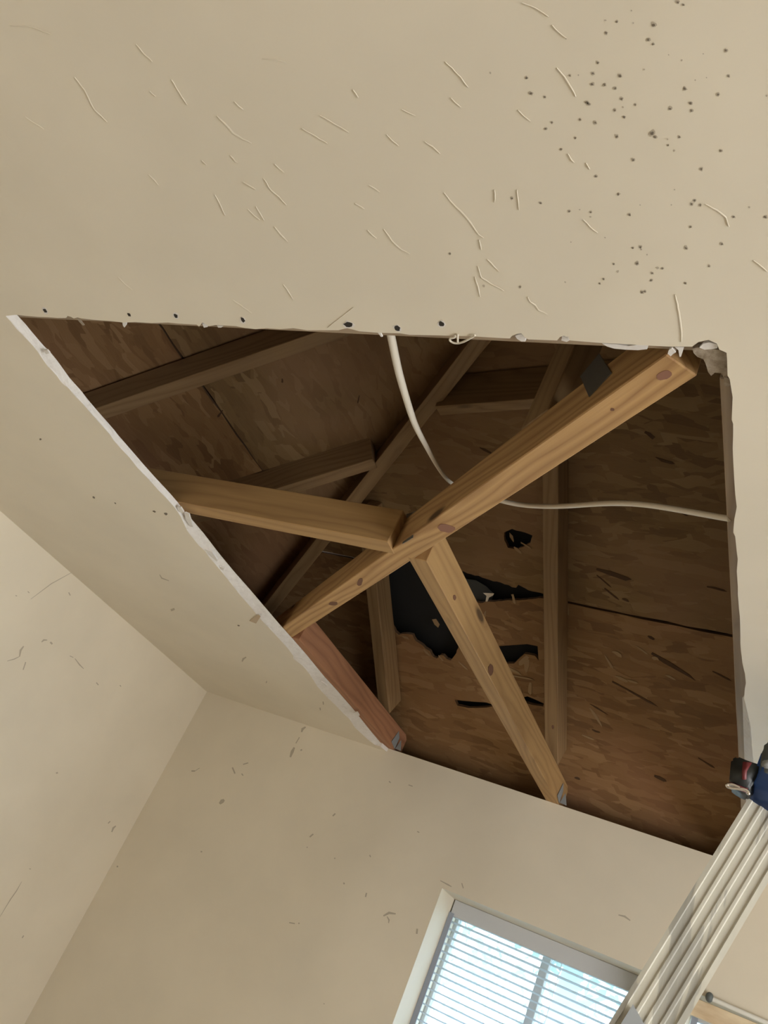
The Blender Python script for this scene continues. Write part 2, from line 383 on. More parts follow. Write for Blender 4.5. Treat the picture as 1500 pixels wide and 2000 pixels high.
# scraps of paper and crumbs hanging on the edge
flake('paper_scrap', [(504,1200),(487,1213),(500,1218),(509,1204)], 2, ZC - .002, M_paper, ceiling, (0, 0, .0006))
flake('gypsum_crumb', [(239,630),(247,630),(246,636),(243,640),(240,636)], 2, ZC + .002, M_gyp, ceiling, (0, 0, .003))
flake('gypsum_crumb', [(738,650),(743,650),(747,658),(744,658)], 2, ZC + .003, M_gyp, ceiling, (0, 0, .002))
flake('paper_scrap', [(150,621),(158,626),(165,635),(162,636),(154,628)], 2, ZC + .001, M_dirtgyp, ceiling, (0, 0, .001))
for pts in ([(1176,671),(1200,672),(1225,676),(1249,673),(1266,675),(1264,682),(1246,684),(1222,683),(1200,681),(1186,677)],
            [(1306,684),(1312,680),(1320,688),(1314,692),(1310,696),(1304,691)], [(1318,678),(1336,678),(1334,684),(1330,697),(1327,697),(1325,684)],
            [(1098,657),(1108,657),(1112,665),(1107,668),(1096,665)], [(1006,656),(1018,652),(1026,660),(1026,667),(1018,667),(1010,662)], [(395,632),(408,634),(405,639),(398,640)], [(424,636),(436,637),(432,640),(426,640)]):
    flake('gypsum_flake', pts, 2, ZC + .006, M_gyp, ceiling, (0, 0, .004))
flake('gypsum_chunk', [(1352,681),(1364,678),(1383,681),(1399,683),(1405,684),(1419,690),(1422,712),(1421,737),(1413,737),(1409,729),(1396,728),(1389,734),(1383,727),(1378,710),(1374,702),(1362,697),(1355,690)], 2, ZC + .006, M_dirtgyp, ceiling, (0, 0, .005))
flake('gypsum_chunk', [(1366,679),(1374,671),(1384,669),(1400,672),(1401,680),(1390,682),(1376,683)], 2, ZC + .003, M_gyp, ceiling, (0, 0, .003))
flake('gypsum_chunk', [(1414,737),(1424,740),(1427,752),(1420,757),(1414,752)], 2, ZC + .004, M_dirtgyp, ceiling, (0, 0, .004))
for pts in ([(361,1001),(369,1004),(377,1030),(371,1028),(362,1013)], [(397,1072),(414,1078),(425,1094),(424,1097),(411,1086)], [(428,1106),(438,1110),(436,1114),(430,1112)], [(346,990),(353,991),(359,1000),(355,1002),(348,998)], [(627,1331),(634,1335),(640,1340),(636,1341)], [(690,1392),(698,1391),(702,1398),(694,1398)],[(85,684),(92,684),(97,690),(90,692)]):
    flake('gypsum_flake', pts, 2, ZC + .001, M_gyp, ceiling, (0, 0, .003))

# mould specks, trowel ridges, scuffs: thin real relief on the painted faces
def stroke_mesh(strokes, ax, val, off, name, m, parent, hump=0.0, kind='stuff'):
    "tapered strokes; each: (width_px, [(x,y)...])"
    vs, fs = [], []
    for w, pts in strokes:
        P2 = [Vector(p) for p in pts]; n = len(P2); base = len(vs)
        for i, p in enumerate(P2):
            d = (P2[min(i + 1, n - 1)] - P2[max(i - 1, 0)]); nr = Vector((-d.y, d.x)).normalized()
            ww = w * (math.sin(math.pi * (i + .35) / (n - .3)) ** .7) / 2
            for s in (-1, 0, 1):
                q = p + nr * ww * s; v = at(q.x, q.y, ax, val)
                o3 = Vector(off) * (1 if s else 1 + hump); vs.append(v + o3)
        for i in range(n - 1):
            for s in (0, 1):
                a = base + i * 3 + s; fs.append((a, a + 1, a + 4, a + 3))
    o = mesh_obj(name, vs, fs, m, parent, smooth=True); tag(o, kind=kind); return o
R0 = 1.0
ridges = [(5,[(424,226),(440,242),(455,260),(475,272),(492,280)]),(3,[(146,150),(165,175),(185,215),(210,238)]),(3,[(266,86),(280,104),(298,120)]),(2.5,[(512,115),(540,117),(560,122)]),(3,[(450,303),(460,316),(468,318)]),(3,[(290,340),(302,352),(310,362)]),
 (3,[(515,348),(530,372),(545,384),(560,400)]),(3,[(475,355),(488,363),(500,370)]),(3,[(500,403),(510,420),(516,430)]),(4,[(536,442),(548,458),(562,472)]),(3,[(553,555),(565,572),(573,585)]),(3,[(455,585),(475,600),(492,612)]),
 (3,[(694,397),(706,404),(712,408)]),(3,[(720,361),(732,368),(742,375)]),(3,[(785,213),(798,220),(812,226)]),(3,[(830,276),(845,286),(860,300)]),(4.5,[(868,376),(885,398),(905,418),(920,436),(935,458),(945,464)]),(3,[(936,468),(940,488)]),(3,[(952,506),(965,520),(975,530)]),
 (3.5,[(750,447),(765,470),(785,488),(801,496)]),(4,[(1088,132),(1103,150),(1115,170),(1125,188)]),(3,[(1110,300),(1116,312),(1122,317)]),(4,[(1378,398),(1400,410),(1418,424),(1424,442)]),(3.5,[(1031,580),(1036,590),(1045,595),(1052,606),(1070,614)]),(3,[(928,540),(934,560),(938,580)]),(3,[(934,520),(940,542),(960,555),(985,568)]),
 (3,[(1020,5),(1045,15),(1072,32)]),(3,[(625,225),(650,240),(682,258)]),(2.5,[(20,50),(60,52),(100,66)]),(2.5,[(50,228),(70,242),(86,252)]),(2.5,[(335,155),(350,180),(366,205)]),(3,[(966,370),(966,395)]),(3,[(1010,370),(1014,410)]),(2.5,[(870,120),(900,150),(915,170)]),
 (2.5,[(1472,508),(1490,522),(1499,530)]),(2.5,[(1145,318),(1152,330)]),(5,[(1319,575),(1326,610),(1330,640),(1331,668)]),(2.5,[(690,175),(700,190)]),(2.5,[(590,250),(610,262),(640,280)]),(2.5,[(420,380),(440,420)]),(2.5,[(640,640),(690,600)])]
for i in range(12):
    x = rndc.uniform(20, 1250); y = rndc.uniform(20, 560); L_ = rndc.uniform(8, 26); ridges.append((2.0, [(x, y), (x + L_ * .5, y + L_ * .55), (x + L_ * 1.1, y + L_)]))
ridges = [(w, jag(p, 8, .8, rndc)) for w, p in ridges]
stroke_mesh(ridges, 2, ZC, (0, 0, -.0002), 'trowel_ridge', M_ceil, ceiling, 4)
spots = [(1324,4,5),(1335,9,4),(1205,42,4),(1277,48,7),(1184,64,4.5),(1266,77,6),(1276,86,4),(1418,98,5),(1168,122,4.5),(1158,143,4.5),(1211,148,5.5),(1157,164,5),(1181,165,5),(1202,172,5),(1113,147,3.5),(1028,151,4),(1037,182,5),(1064,189,4),(1214,193,5),(1146,199,5),(1150,203,5),(1241,204,3.5),(1338,173,6),(1403,184,4.5),(1309,212,5.5),(1349,201,5),(1351,216,4.5),(1423,148,4),(1201,215,4.5),(1219,228,4.5),(1133,233,4),(1078,239,4),(1066,251,4),(1163,239,4.5),(1205,266,5.5),(1274,260,8),(1280,267,5),(1327,267,4),(1124,269,4),(1096,291,4),(1408,294,4.5),(1237,312,5),(1305,283,3.5),(1164,344,4),(1208,379,4.5),(1000,387,4),(1056,396,4),(1112,412,4),(1154,414,4),(1230,419,4.5),(1351,398,4.5),(1357,391,4.5),(1433,423,4.5),(1495,423,5),(1349,443,3.5),(1251,482,4.5),(1236,484,4),(1340,484,5),(1410,476,4.5),(1245,514,5),(1199,515,3.5),(1274,533,4),(1294,524,3.5),(1284,523,3),(1272,547,4),(1179,544,3.5),(1171,553,3.5),(1339,553,4),(1254,570,5),(1260,569,3.5),(1385,519,3.5),(879,495,4),(1016,560,3.5),(945,558,3),(1207,530,3),(958,142,3),(1030,152,3),(1370,330,5),(1368,400,4)]
for i in range(26): spots.append((rndc.gauss(1250, 110), rndc.uniform(10, 560), rndc.uniform(1.5, 2.6)))
def blobs_mesh(sp, ax, val, off, name, m, parent, wob=.35):
    vs, fs = [], []
    for x, y, d in sp:
        e = blob(x, y, d / 2 * 1.1, d / 2 * .95, rndc.uniform(0, 3), ax, val, 9, wob); b = len(vs)
        vs += [q + Vector(off) for q in e]; fs.append(tuple(range(b, b + 9)))
    return tag(mesh_obj(name, vs, fs, m, parent), kind='stuff')
M_spot2 = mat('mould_light', (.47, .41, .32), .9)
blobs_mesh([(x, y, d * 1.5) for x, y, d in spots], 2, ZC, (0, 0, -.0003), 'mould_halo', M_spot2, ceiling)
blobs_mesh([(x, y, d * .8) for x, y, d in spots if d > 3.2], 2, ZC, (0, 0, -.0005), 'mould_speck', M_spot, ceiling)
stroke_mesh([(4,[(473,1292),(475,1287),(481,1283)]),(2.5,[(312,1122),(316,1129),(330,1134)]),(6,[(334,1192),(341,1189)]),(2.5,[(521,1330),(520,1334)]),(3,[(631,1370),(632,1376)]),(3,[(625,1382),(626,1387)])], 2, ZC, (0, 0, -.0004), 'scuff_mark', M_scuff, ceiling)
# marks on the left wall and back wall
wl = bpy.data.objects['wall_left']
def child_mark(o, par):
    o.parent = par; o.matrix_parent_inverse = Matrix.Translation(-Vector(par.location))
child_mark(stroke_mesh([(4,[(46,1262),(40,1270),(38,1282)]),(2,[(38,1282),(28,1287),(14,1291)]),(3.5,[(81,1254),(85,1250),(92,1250)]),(5,[(98,1254),(102,1258)]),(2,[(136,1281),(143,1284)]),(2.5,[(146,1286),(155,1298),(163,1306)]),(3,[(50,1293),(45,1308)]),(3,[(134,1157),(137,1163)]),(2.5,[(30,1163),(33,1164)]),(2.5,[(54,1155),(57,1158)]),(3,[(188,1333),(192,1338)]),(2.5,[(234,1338),(236,1341)]),
    (4,[(218,1625),(221,1617),(226,1613)]),(3,[(211,1608),(215,1604)]),(4,[(109,1510),(113,1509)]),(3,[(43,1832),(46,1827)]),(1.6,[(0,1790),(20,1757),(32,1740),(42,1722)]),(2.5,[(57,1697),(60,1697)]),(1.6,[(60,1170),(100,1140),(140,1118)])], 0, XL, (.0006, 0, 0), 'scuff_mark', M_scuff, None), wl)
child_mark(stroke_mesh([(5,[(589,1430),(591,1424),(597,1420)]),(2.5,[(585,1440),(578,1452)]),(6,[(567,1479),(571,1468),(575,1460)]),(4,[(587,1466),(590,1464)]),(4,[(374,1506),(381,1506)]),(1.5,[(381,1506),(390,1500)]),(8,[(429,1570),(434,1565),(438,1562)]),(4,[(454,1499),(459,1511)]),(3,[(472,1511),(475,1515)]),(4,[(392,1663),(395,1664)]),(4,[(671,1724),(673,1727)]),(4,[(714,1752),(716,1744)]),(5,[(749,1789),(760,1783),(773,1785)]),(3,[(756,1790),(760,1797),(759,1803)]),(5,[(814,1824),(815,1814)]),(4,[(605,1635),(612,1629)]),(3,[(599,1655),(601,1655)]),(4,[(650,1594),(655,1589)]),(4,[(583,1803),(585,1804)]),(3,[(565,1802),(576,1804)]),(3.5,[(653,1676),(655,1677)]),(3,[(722,1670),(724,1674)]),(3,[(815,1624),(819,1626)]),(2.5,[(632,1960),(634,1961)]),(4,[(1208,1787),(1220,1790),(1231,1798)]),(3,[(860,1720),(875,1728),(882,1732)]),(3,[(902,1725),(905,1735)]),(4,[(230,1691),(229,1694)]),(3,[(475,1493),(485,1490)]),(3,[(760,1526),(763,1529)]),(2.5,[(798,1533),(806,1536)])], 1, YB, (0, -.0006, 0), 'scuff_mark', M_scuff, None), wall_back_o)

# ---------------------------------------------------------------- roof framing
PIT = .583; ZW = .663                                # rafter underside height at the wall
def zr_back(y): return EYE + ZW + PIT * (YB - y)
def zr_left(x): return EYE + ZW + PIT * (x - XL)
BW, BH = .042, .075
# wall plates on top of the walls
tp = box('top_plate', (XL - .1, YB + .004, ct), (XR, YB + .095, ct + .001), M_raft); setp(tp, wall_back_o)
CSL = math.sqrt(1 + PIT * PIT)
def jack_back(xc, mb, mt, label, y_top, w=BW):
    t = empty('jack_truss', (xc, YB, ct)); tag(t, label, 'roof truss', 'jack trusses on the back wall')
    yd = .495 - xc + .035                             # meets the diagonal hip chord
    yd = max(yd, .71)
    board('bottom_chord', (xc, yd, ct + .0005), (xc, YB + .06, ct + .0005), w, BH, mb, t, side=(1, 0, 0))
    ys = YB - (BH + .001 - (ZW - ZT)) / PIT           # rafter starts on top of the chord
    board('top_chord', (xc, ys, zr_back(ys)), (xc, y_top, zr_back(y_top)), w, BH * 1.05, mt, t, side=(1, 0, 0), cut0=0, cut1=0)
    x = xc + w / 2 + .0014
    lp = [Vector((x, YB - .050, ct + .012)), Vector((x, YB - .006, ct + .004)), Vector((x, YB - .004, ct + .045)), Vector((x, YB - .030, ct + .060))]
    plate('connector_plate', [lp], Vector((.001, 0, 0)), M_plate, t)
    lp = [Vector((x + .001, YB - .004, ct + .006)), Vector((x + .024, YB - .004, ct + .004)), Vector((x + .010, YB - .004, ct + .040))]
    plate('connector_plate', [lp], Vector((0, .001, 0)), M_plate, t)
    return t
j2 = jack_back(-.7185, M_pine2, M_raft, 'pale pine jack truss right of the big hole, second from left on the back wall', 1.57)
j1 = jack_back(-1.308, M_redpine, M_raft, 'reddish jack truss beside the sawn left edge of the opening', 1.86)
j0 = jack_back(-.140, M_edge, M_raft, 'jack truss whose edge shows along the right side of the opening', .75)
# left wall jack
def jack_left(yc, label, x_top, chord=True):
    t = empty('jack_truss', (XL, yc, ct)); tag(t, label, 'roof truss')
    if chord: board('bottom_chord', (XL - .06, yc, ct + .0005), (.495 - yc - .035, yc, ct + .0005), BW, BH, M_pine2, t, side=(0, 1, 0))
    xs = XL + (BH + .001 - (ZW - ZT)) / PIT
    board('top_chord', (xs, yc, zr_left(xs)), (x_top, yc, zr_left(x_top)), BW, BH * 1.05, M_raft, t, side=(0, 1, 0))
    return t
jack_left(1.226, 'jack truss from the left wall with a wide grained board meeting the diagonal beam', -.80)
jl2 = empty('rafter', (XL, 1.70, ct)); tag(jl2, 'short rafter behind the left jack truss, meeting the hip rafter', 'rafter')
board('rafter_board', (XL + .12, 1.70, zr_left(XL + .12)), (-1.235, 1.70, zr_left(-1.235)), BW, BH * 1.3, M_raft, jl2, side=(0, 1, 0))
tg = empty('girder_joist', (-.7, .65, ct)); tag(tg, 'long joist edge showing along the top edge of the opening', 'joist')
board('joist_board', (XL - .05, .651, ct + .0005), (XR - .3, .651, ct + .0005), BW, .12, M_edge, tg, side=(0, 1, 0))
# diagonal hip truss
hip = empty('hip_truss', (-1.3, 1.8, ct)); tag(hip, 'big diagonal hip truss crossing the opening with swirled grain underneath', 'roof truss')
HS = .4945
def hp(x, z, off=0.0): return Vector((x + off * .7071, HS - x + off * .7071, z))
dg1 = board('bottom_chord', hp(-2.05, ct + .001), hp(-.200, ct + .001), BW + .001, BH, M_pine, hip, side=(1, 1, 0))
def zh(x): return EYE + ZW + PIT * (x - XL)
board('top_chord', hp(-1.98, zh(-1.98)), hp(-.45, zh(-.45)), BW, .11, M_raft, hip, side=(1, 1, 0))
x0_, x1_ = -.40, -.33
board('web', hp(x0_, ct + BH + .004), hp(x0_ + .01, ct + BH + .62), BW, BH, M_raft, hip, side=(1, 1, 0))
pl_ = [onp(x, y, (1, 1, 0), .462) for x, y in ((1133,735),(1170,690),(1194,728),(1150,775))]
plate('connector_plate', [pl_], Vector((.0007, .0007, 0)), M_steel, hip)
pl_ = [onp(x, y, (1, 1, 0), .4655) for x, y in ((794,1004),(812,998),(806,1050),(786,1062))]
plate('connector_plate', [pl_], Vector((.0007, .0007, 0)), M_steel, hip)
M_knot = mat('knot', (.16, .075, .04), .8); M_knot2 = mat('reddish_knot', (.27, .13, .085), .8)
for (x, y, a, b, an, m) in ((1297,733,15,9,-.3,M_knot2),(1196,800,4,3,0,M_knot),(872,1032,17,8,.1,M_knot2),(703,1137,5,8,.4,M_knot),(651,1179,9,4,0,M_knot)):
    plate('knot', [blob(x, y, a, b, an, 2, ZT + .0006, 14, .14)], Vector((0, 0, .0008)), m, hip)
for (x, y, a, b) in ((888,1167,3,5.5),(959,1308,5,11),(1080,1420,2,4)):
    plate('knot', [blob(x, y, a, b, 0, 0, -.6968, 14, .1)], Vector((-.0008, 0, 0)), M_knot, j2)
# header between hip rafter and second rafter
hd = empty('blocking_board', (-.88, 1.53, EYE + 1.3)); tag(hd, 'dark deep board fixed between hip rafter and back rafter near the roof peak', 'blocking')
board('board', (-1.03, 1.56, EYE + 1.287), (-.46, 1.485, EYE + 1.335), .036, .112, M_raft, hd, side=(0, 1, 0))

# ---------------------------------------------------------------- roof sheathing
nb = Vector((0, PIT, 1)); cb = ZW + .1030 + PIT * YB
nl = Vector((-PIT, 0, 1)); cl = ZW + .1030 - PIT * XL
def ob(px, py): return onp(px, py, nb, cb)
def ol(px, py): return onp(px, py, nl, cl)
def pb(x, y): return Vector((x, y, EYE + cb - PIT * y))
def plf(x, y): return Vector((x, y, EYE + cl + PIT * x))
def uvs(o, slope):
    me = o.data; uv = me.uv_layers.new(name='UVMap'); mw = o.location
    for lp in me.loops:
        p = me.vertices[lp.vertex_index].co + mw
        uv.data[lp.index].uv = (p.x, p.y * CSL) if slope == 'b' else (p.y, p.x * CSL)
def jag3(pts, step, amp, f):
    out = []
    for a, b in zip(pts[:-1], pts[1:]):
        n = max(1, int((b - a).length / step)); d = (b - a); nr = f.cross(d).normalized()
        out.append(a)
        for i in range(1, n): out.append(a.lerp(b, i / n) + nr * rndc.uniform(-amp, amp))
    out.append(pts[-1]); return out
sb = empty('roof_sheathing', (0, 2, EYE + 1.2)); tag(sb, 'broken strand board roof deck above the back wall with a big jagged black hole', 'roof deck')
sl = empty('roof_sheathing', (-1.6, 1, EYE + 1.2)); tag(sl, 'intact strand board roof deck sloping over the left wall', 'roof deck')
JY = 2.097
up_break = [(742,1128),(738,1085),(760,1050),(800,1040),(850,1075),(885,1110),(900,1136),(922,1140),(940,1146),(958,1152),(975,1160),(990,1167),(1001,1174),(1008,1172),(1014,1164),(1008,1148),(1012,1142),(1024,1148),(1040,1155),(1056,1158),(1070,1163)]
up = [pb(.49 - JY - 0, JY), ] 
brk = [ob(*p) for p in up_break]
brk = [p for p in brk if p.y < JY - .002]
U = [pb(HS - JY, JY)] + [pb(-1.335, JY)] + jag3(brk, .012, .0025, nb) + [pb(-.700, JY)] + jag3([pb(-.68, JY), pb(1.2, JY)], .05, .0022, nb) + [pb(1.2, .25), pb(HS - .25, .25)]
h2 = jag3([ob(*p) for p in [(985,1040),(1000,1033),(1018,1038),(1040,1046),(1036,1060),(1022,1068),(1010,1073),(992,1070),(985,1055),(985,1040)]], .01, .002, nb)[:-1]
tb = nb.normalized() * .011
o = plate('strand_board_panel', [U, h2], tb, [M_osb, M_cut], sb); uvs(o, 'b')
lb_ = [(1066,1168),(1040,1170),(1000,1173),(960,1175),(915,1179),(900,1190),(905,1215),(900,1250),(888,1280),(880,1290),(872,1287),(866,1280),(860,1279),(853,1286),(846,1283),(840,1272),(830,1266),(820,1257),(812,1252),(806,1240),(797,1238),(790,1238),(779,1240),(772,1234),(764,1218),(756,1180),(746,1128)]
lbr = [ob(*p) for p in lb_]; lbr = [Vector((p.x, max(p.y, JY + .003), 0)) for p in lbr]; lbr = [pb(p.x, p.y) for p in lbr]
Lw = [pb(1.2, JY + .006)] + jag3([pb(1.1, JY + .006), pb(-.70, JY + .006)], .05, .0022, nb) + jag3(lbr, .010, .0022, nb) + [pb(-1.345, JY + .006), pb(HS - JY - .004, JY + .006), pb(HS - 2.95, 2.95), pb(1.2, 2.95)]
h3 = [ob(*p) for p in [(950,1268),(975,1262),(1000,1260),(1030,1258),(1050,1262),(1052,1290),(1045,1281),(1036,1279),(1024,1277),(1012,1288),(1004,1296),(990,1296),(975,1300),(962,1300)]]
h4 = [ob(*p) for p in [(1003,1360),(1015,1364),(1030,1360),(1045,1366),(1062,1374),(1061,1380),(1040,1377),(1020,1371),(1004,1368)]]
h5 = [ob(*p) for p in [(888,1367),(920,1370),(950,1372),(968,1378),(950,1382),(915,1383),(893,1378)]]
o = plate('strand_board_panel', [Lw, h3, h4, h5], tb, [M_osb2, M_cut], sb); uvs(o, 'b')
# left slope: two panels
JX = -1.575
nlv = nl.normalized() * .011
o = plate('strand_board_panel', [[plf(JX + .001, .1)] + jag3([plf(JX + .001, .15), plf(JX + .001, HS - JX - .002)], .05, .002, nl) + [plf(.24, HS - .24), plf(.24, .1)]], nlv, [M_osb, M_cut], sl); uvs(o, 'l')
o = plate('strand_board_panel', [[plf(JX - .003, .1), plf(-2.42, .1), plf(-2.42, HS + 2.42)] + jag3([plf(JX - .003, HS - JX + .003), plf(JX - .003, .15)], .05, .002, nl)], nlv, [M_osb2, M_cut], sl); uvs(o, 'l')
# torn strands round the breaks, as real slivers
def sliver(cx, cy, L, w, ang, slope_n, c, m, par, lift=.004):
    a = ob(cx, cy) if slope_n is nb else ol(cx, cy); n = slope_n.normalized()
    u = Vector((1, 0, 0)) if slope_n is nb else Vector((0, 1, 0)); v = n.cross(u).normalized(); u = v.cross(n).normalized()
    d = u * math.cos(ang) + v * math.sin(ang); s = n.cross(d); r_ = rndc
    w *= .75
    p = [a - d * L / 2 + s * w * .3, a - d * L * .2 + s * w / 2, a + d * L * .3 + s * w * .45, a + d * L / 2 + s * w * .05, a + d * L * .35 - s * w * .4, a - d * L * .1 - s * w / 2, a - d * L * .5 - s * w * .2]
    jj = [r_.uniform(-.25, .25) * w for _ in p]; p = [q + s * j + d * j for q, j in zip(p, jj)]
    p = [q - n * (.0012 + lift * max(0, (q - a).dot(d) / L + .5)) for q in p]
    return plate('torn_strand', [p], n * .0008, m, par)
for (x, y, L, w, an) in ((1022,1290,.05,.022,2.2),(1030,1300,.05,.02,1.7),(1000,1308,.07,.014,.3),(1015,1322,.10,.008,-.1),(985,1303,.06,.008,.2),(1036,1345,.045,.018,1.6),(1018,1350,.035,.012,1.3),(1004,1170,.035,.016,1.4),(1000,1050,.03,.01,1.2),(1012,1074,.03,.010,.6),(1028,1065,.035,.008,.4),(925,1190,.03,.014,.8),(945,1205,.05,.01,1.9),(792,1244,.03,.012,.2),(835,1275,.03,.010,.6),(862,1285,.025,.008,.7),(905,1300,.04,.008,.6),
    (1205,1275,.03,.022,.4),(1215,1325,.04,.013,.2),(1235,1330,.035,.012,.1),(1165,1400,.07,.012,1.0),(1190,1292,.05,.010,1.0),(1110,1190,.04,.012,1.5),(1310,1322,.03,.008,.2),(1255,1270,.04,.008,.5),(1150,1440,.04,.008,.1),(1280,1285,.02,.014,.1)):
    sliver(x, y, L, w, an, nb, cb, M_chip, sb, .002)
# gouges: missing strands as dark shallow pits
M_pit = mat('dark_strand', (.085, .045, .022), .95)
for (x, y, L, w, an) in ((1200,1122,.10,.016,.15),(1315,1300,.13,.020,.42),(1240,1355,.14,.010,.35),(1400,1150,.05,.008,.1),(1410,1320,.05,.008,.3),(1195,1160,.05,.006,.6),(1222,1172,.02,.010,.3),(1272,1245,.02,.009,.3),(1165,1428,.025,.008,.1),(1290,1520,.04,.014,.3),(1128,1520,.02,.012,.1),(1015,1450,.02,.006,.1),(1180,1135,.05,.006,.6),(1330,1000,.04,.006,.4),(1300,900,.05,.01,.3),(1270,850,.03,.014,.5),(950,880,.04,.008,.3),(1380,1490,.05,.006,.4),(1170,1385,.06,.006,.4)):
    o = sliver(x, y, L, w, an, nb, cb, M_pit, sb, 0); o.name = 'missing_strand'
for (x, y, L, w, an) in ((430,808,.03,.008,.9),(552,743,.015,.008,.4),(700,780,.03,.004,.5)):
    o = sliver(x, y, L, w, an, nl, cl, M_pit, sl, 0); o.name = 'missing_strand'
# black roofing felt over everything
ft = empty('roofing_felt', (0, 2, EYE + 1.3)); tag(ft, 'black roofing felt seen through the broken roof deck', 'roofing felt')
fo = nb.normalized() * .045
plate('felt_sheet', [[p + fo for p in (pb(HS - 3.1, 3.1), pb(HS - .2, .2), pb(2.7, .2), pb(2.7, 3.1))]], nb.normalized() * .004, M_felt, ft)
fo2 = nl.normalized() * .045
plate('felt_sheet', [[p + fo2 for p in (plf(-2.6, 3.1), plf(-2.6, -3.2), plf(HS - .2, -3.2), plf(HS - .2, .2))]], nl.normalized() * .004, M_felt, ft)
# unseen roof enclosure and eave boards, added to keep outside light out
zt = pb(0, .2).z
plate('felt_sheet', [[Vector((.29, .22, zt + .05)), Vector((2.7, .22, zt + .05)), Vector((2.7, -3.2, zt + .05)), Vector((.29, -3.2, zt + .05))]], Vector((0, 0, .004)), M_felt, ft)
ev = empty('eave_light_shield', (0, 2.95, ct)); tag(ev, 'unseen dark boards added beyond the wall tops to block outside light', 'light_shield')
setp(box('light_shield', (-2.7, 2.97, ct - .35), (2.7, 3.0, ct + .1), M_raft), ev)
setp(box('light_shield_base', (-2.7, YB + .265, ct - .33), (2.7, 2.97, ct - .32), M_raft), ev)
setp(box('light_shield', (-2.47, -3.2, ct - .3), (-2.44, 2.97, ct + .1), M_raft), ev)
setp(box('light_shield', (XL - .10, YR - .14, ct), (2.7, YR - .12, ct + 1.9), M_raft), ev)
setp(box('light_shield', (2.72, -3.2, ct - .3), (2.74, 3.0, ct + 2.0), M_raft), ev)
# small pieces seen in the break
gl = plate('metal_flashing', [[ob(x, y) - nb.normalized() * .003 for x, y in ((944,1157),(966,1158),(964,1162),(956,1166),(953,1174),(949,1174),(951,1163))]], nb.normalized() * .0008, M_chrome, sb)
fl = plate('hanging_felt', [[ob(x, y) + nb.normalized() * .016 for x, y in ((890,1134),(925,1138),(945,1150),(960,1165),(955,1180),(905,1182),(885,1160))]], nb.normalized() * .001, mat('grey_felt', (.035, .04, .042), .6), sb)
pc = plate('torn_strand', [[ob(x, y) + nb.normalized() * .02 for x, y in ((838,1216),(846,1215),(853,1226),(850,1232),(843,1226))]], nb.normalized() * .001, M_chip, sb)

# ---------------------------------------------------------------- cable and wire loop
cpts = [at(x, y, 2, z) for x, y, z in ((762,648,.715),(766,665,.71),(775,715,.705),(788,760,.71),(800,800,.715),(812,835,.72),(832,870,.735),(850,905,.75),(868,932,.765),(885,948,.775))]
cpts += [at(x, y, 2, z) for x, y, z in ((930,965,.778),(985,980,.77),(1020,987,.765),(1060,989,.755),(1100,989,.745),(1150,985,.735),(1200,982,.722),(1250,984,.712),(1300,991,.70),(1350,1000,.688),(1400,1009,.678),(1425,1013,.670))]
cab = tube('electrical_cable', cpts, .0042, M_cable, res=8, taper=[1.35, 1.35, 1.35, 1.3, 1.25, 1.15, 1.0, .85, .8, .8] + [1.0] * 12); tag(cab, 'white flat electrical cable draped across the opening over the diagonal beam', 'cable')
lpts = [at(x, y, 2, .6535) for x, y in ((928,655),(918,661),(908,667),(895,671),(884,670),(877,664),(880,660),(888,660),(890,656))]
wl_ = tube('wire_loop', lpts, .0013, M_cable, res=8); tag(wl_, 'thin white wire curled into a loop on the top edge of the opening', 'wire')
tube('wire_end', [at(894,652,2,.655), at(894,660,2,.654), at(894,668,2,.653)], .0013, M_cable, wl_)

# ---------------------------------------------------------------- windows and blinds
def window(name, w, yg, cols):
    t = empty(name, ((w[0] + w[1]) / 2, YB, EYE + w[2])); tag(t, kind='structure')
    x0, x1, z0, z1 = w[0], w[1], EYE + w[2], EYE + w[3]; f = .012
    y0, y1 = YB + .215, YB + .255
    setp(box('frame_side', (x0, y0, z0), (x0 + f, y1, z1), M_frame, bevel=.003), t); setp(box('frame_side', (x1 - f, y0, z0), (x1, y1, z1), M_frame, bevel=.003), t)
    setp(box('frame_head', (x0 + f, y0, z1 - f), (x1 - f, y1, z1), M_frame, bevel=.003), t); setp(box('frame_sill', (x0 + f, y0, z0), (x1 - f, y1, z0 + f), M_frame, bevel=.003), t)
    for c in cols: setp(box('mullion', (c - .013, y0, z0 + f), (c + .013, y1, z1 - f), M_frame, bevel=.003), t)
    xs = [x0 + f] + [c for c in cols] + [x1 - f]
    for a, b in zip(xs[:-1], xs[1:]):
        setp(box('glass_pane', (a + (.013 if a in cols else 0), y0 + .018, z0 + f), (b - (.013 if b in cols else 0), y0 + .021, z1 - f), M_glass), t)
    setp(box('sill_board', (x0 + .001, YB - .03, z0 - .02), (x1 - .001, y0, z0), M_vinyl, bevel=.004), t)
    return t
window('window_1', W1, 0, [-.648]); window('window_2', W2, 0, [.2])
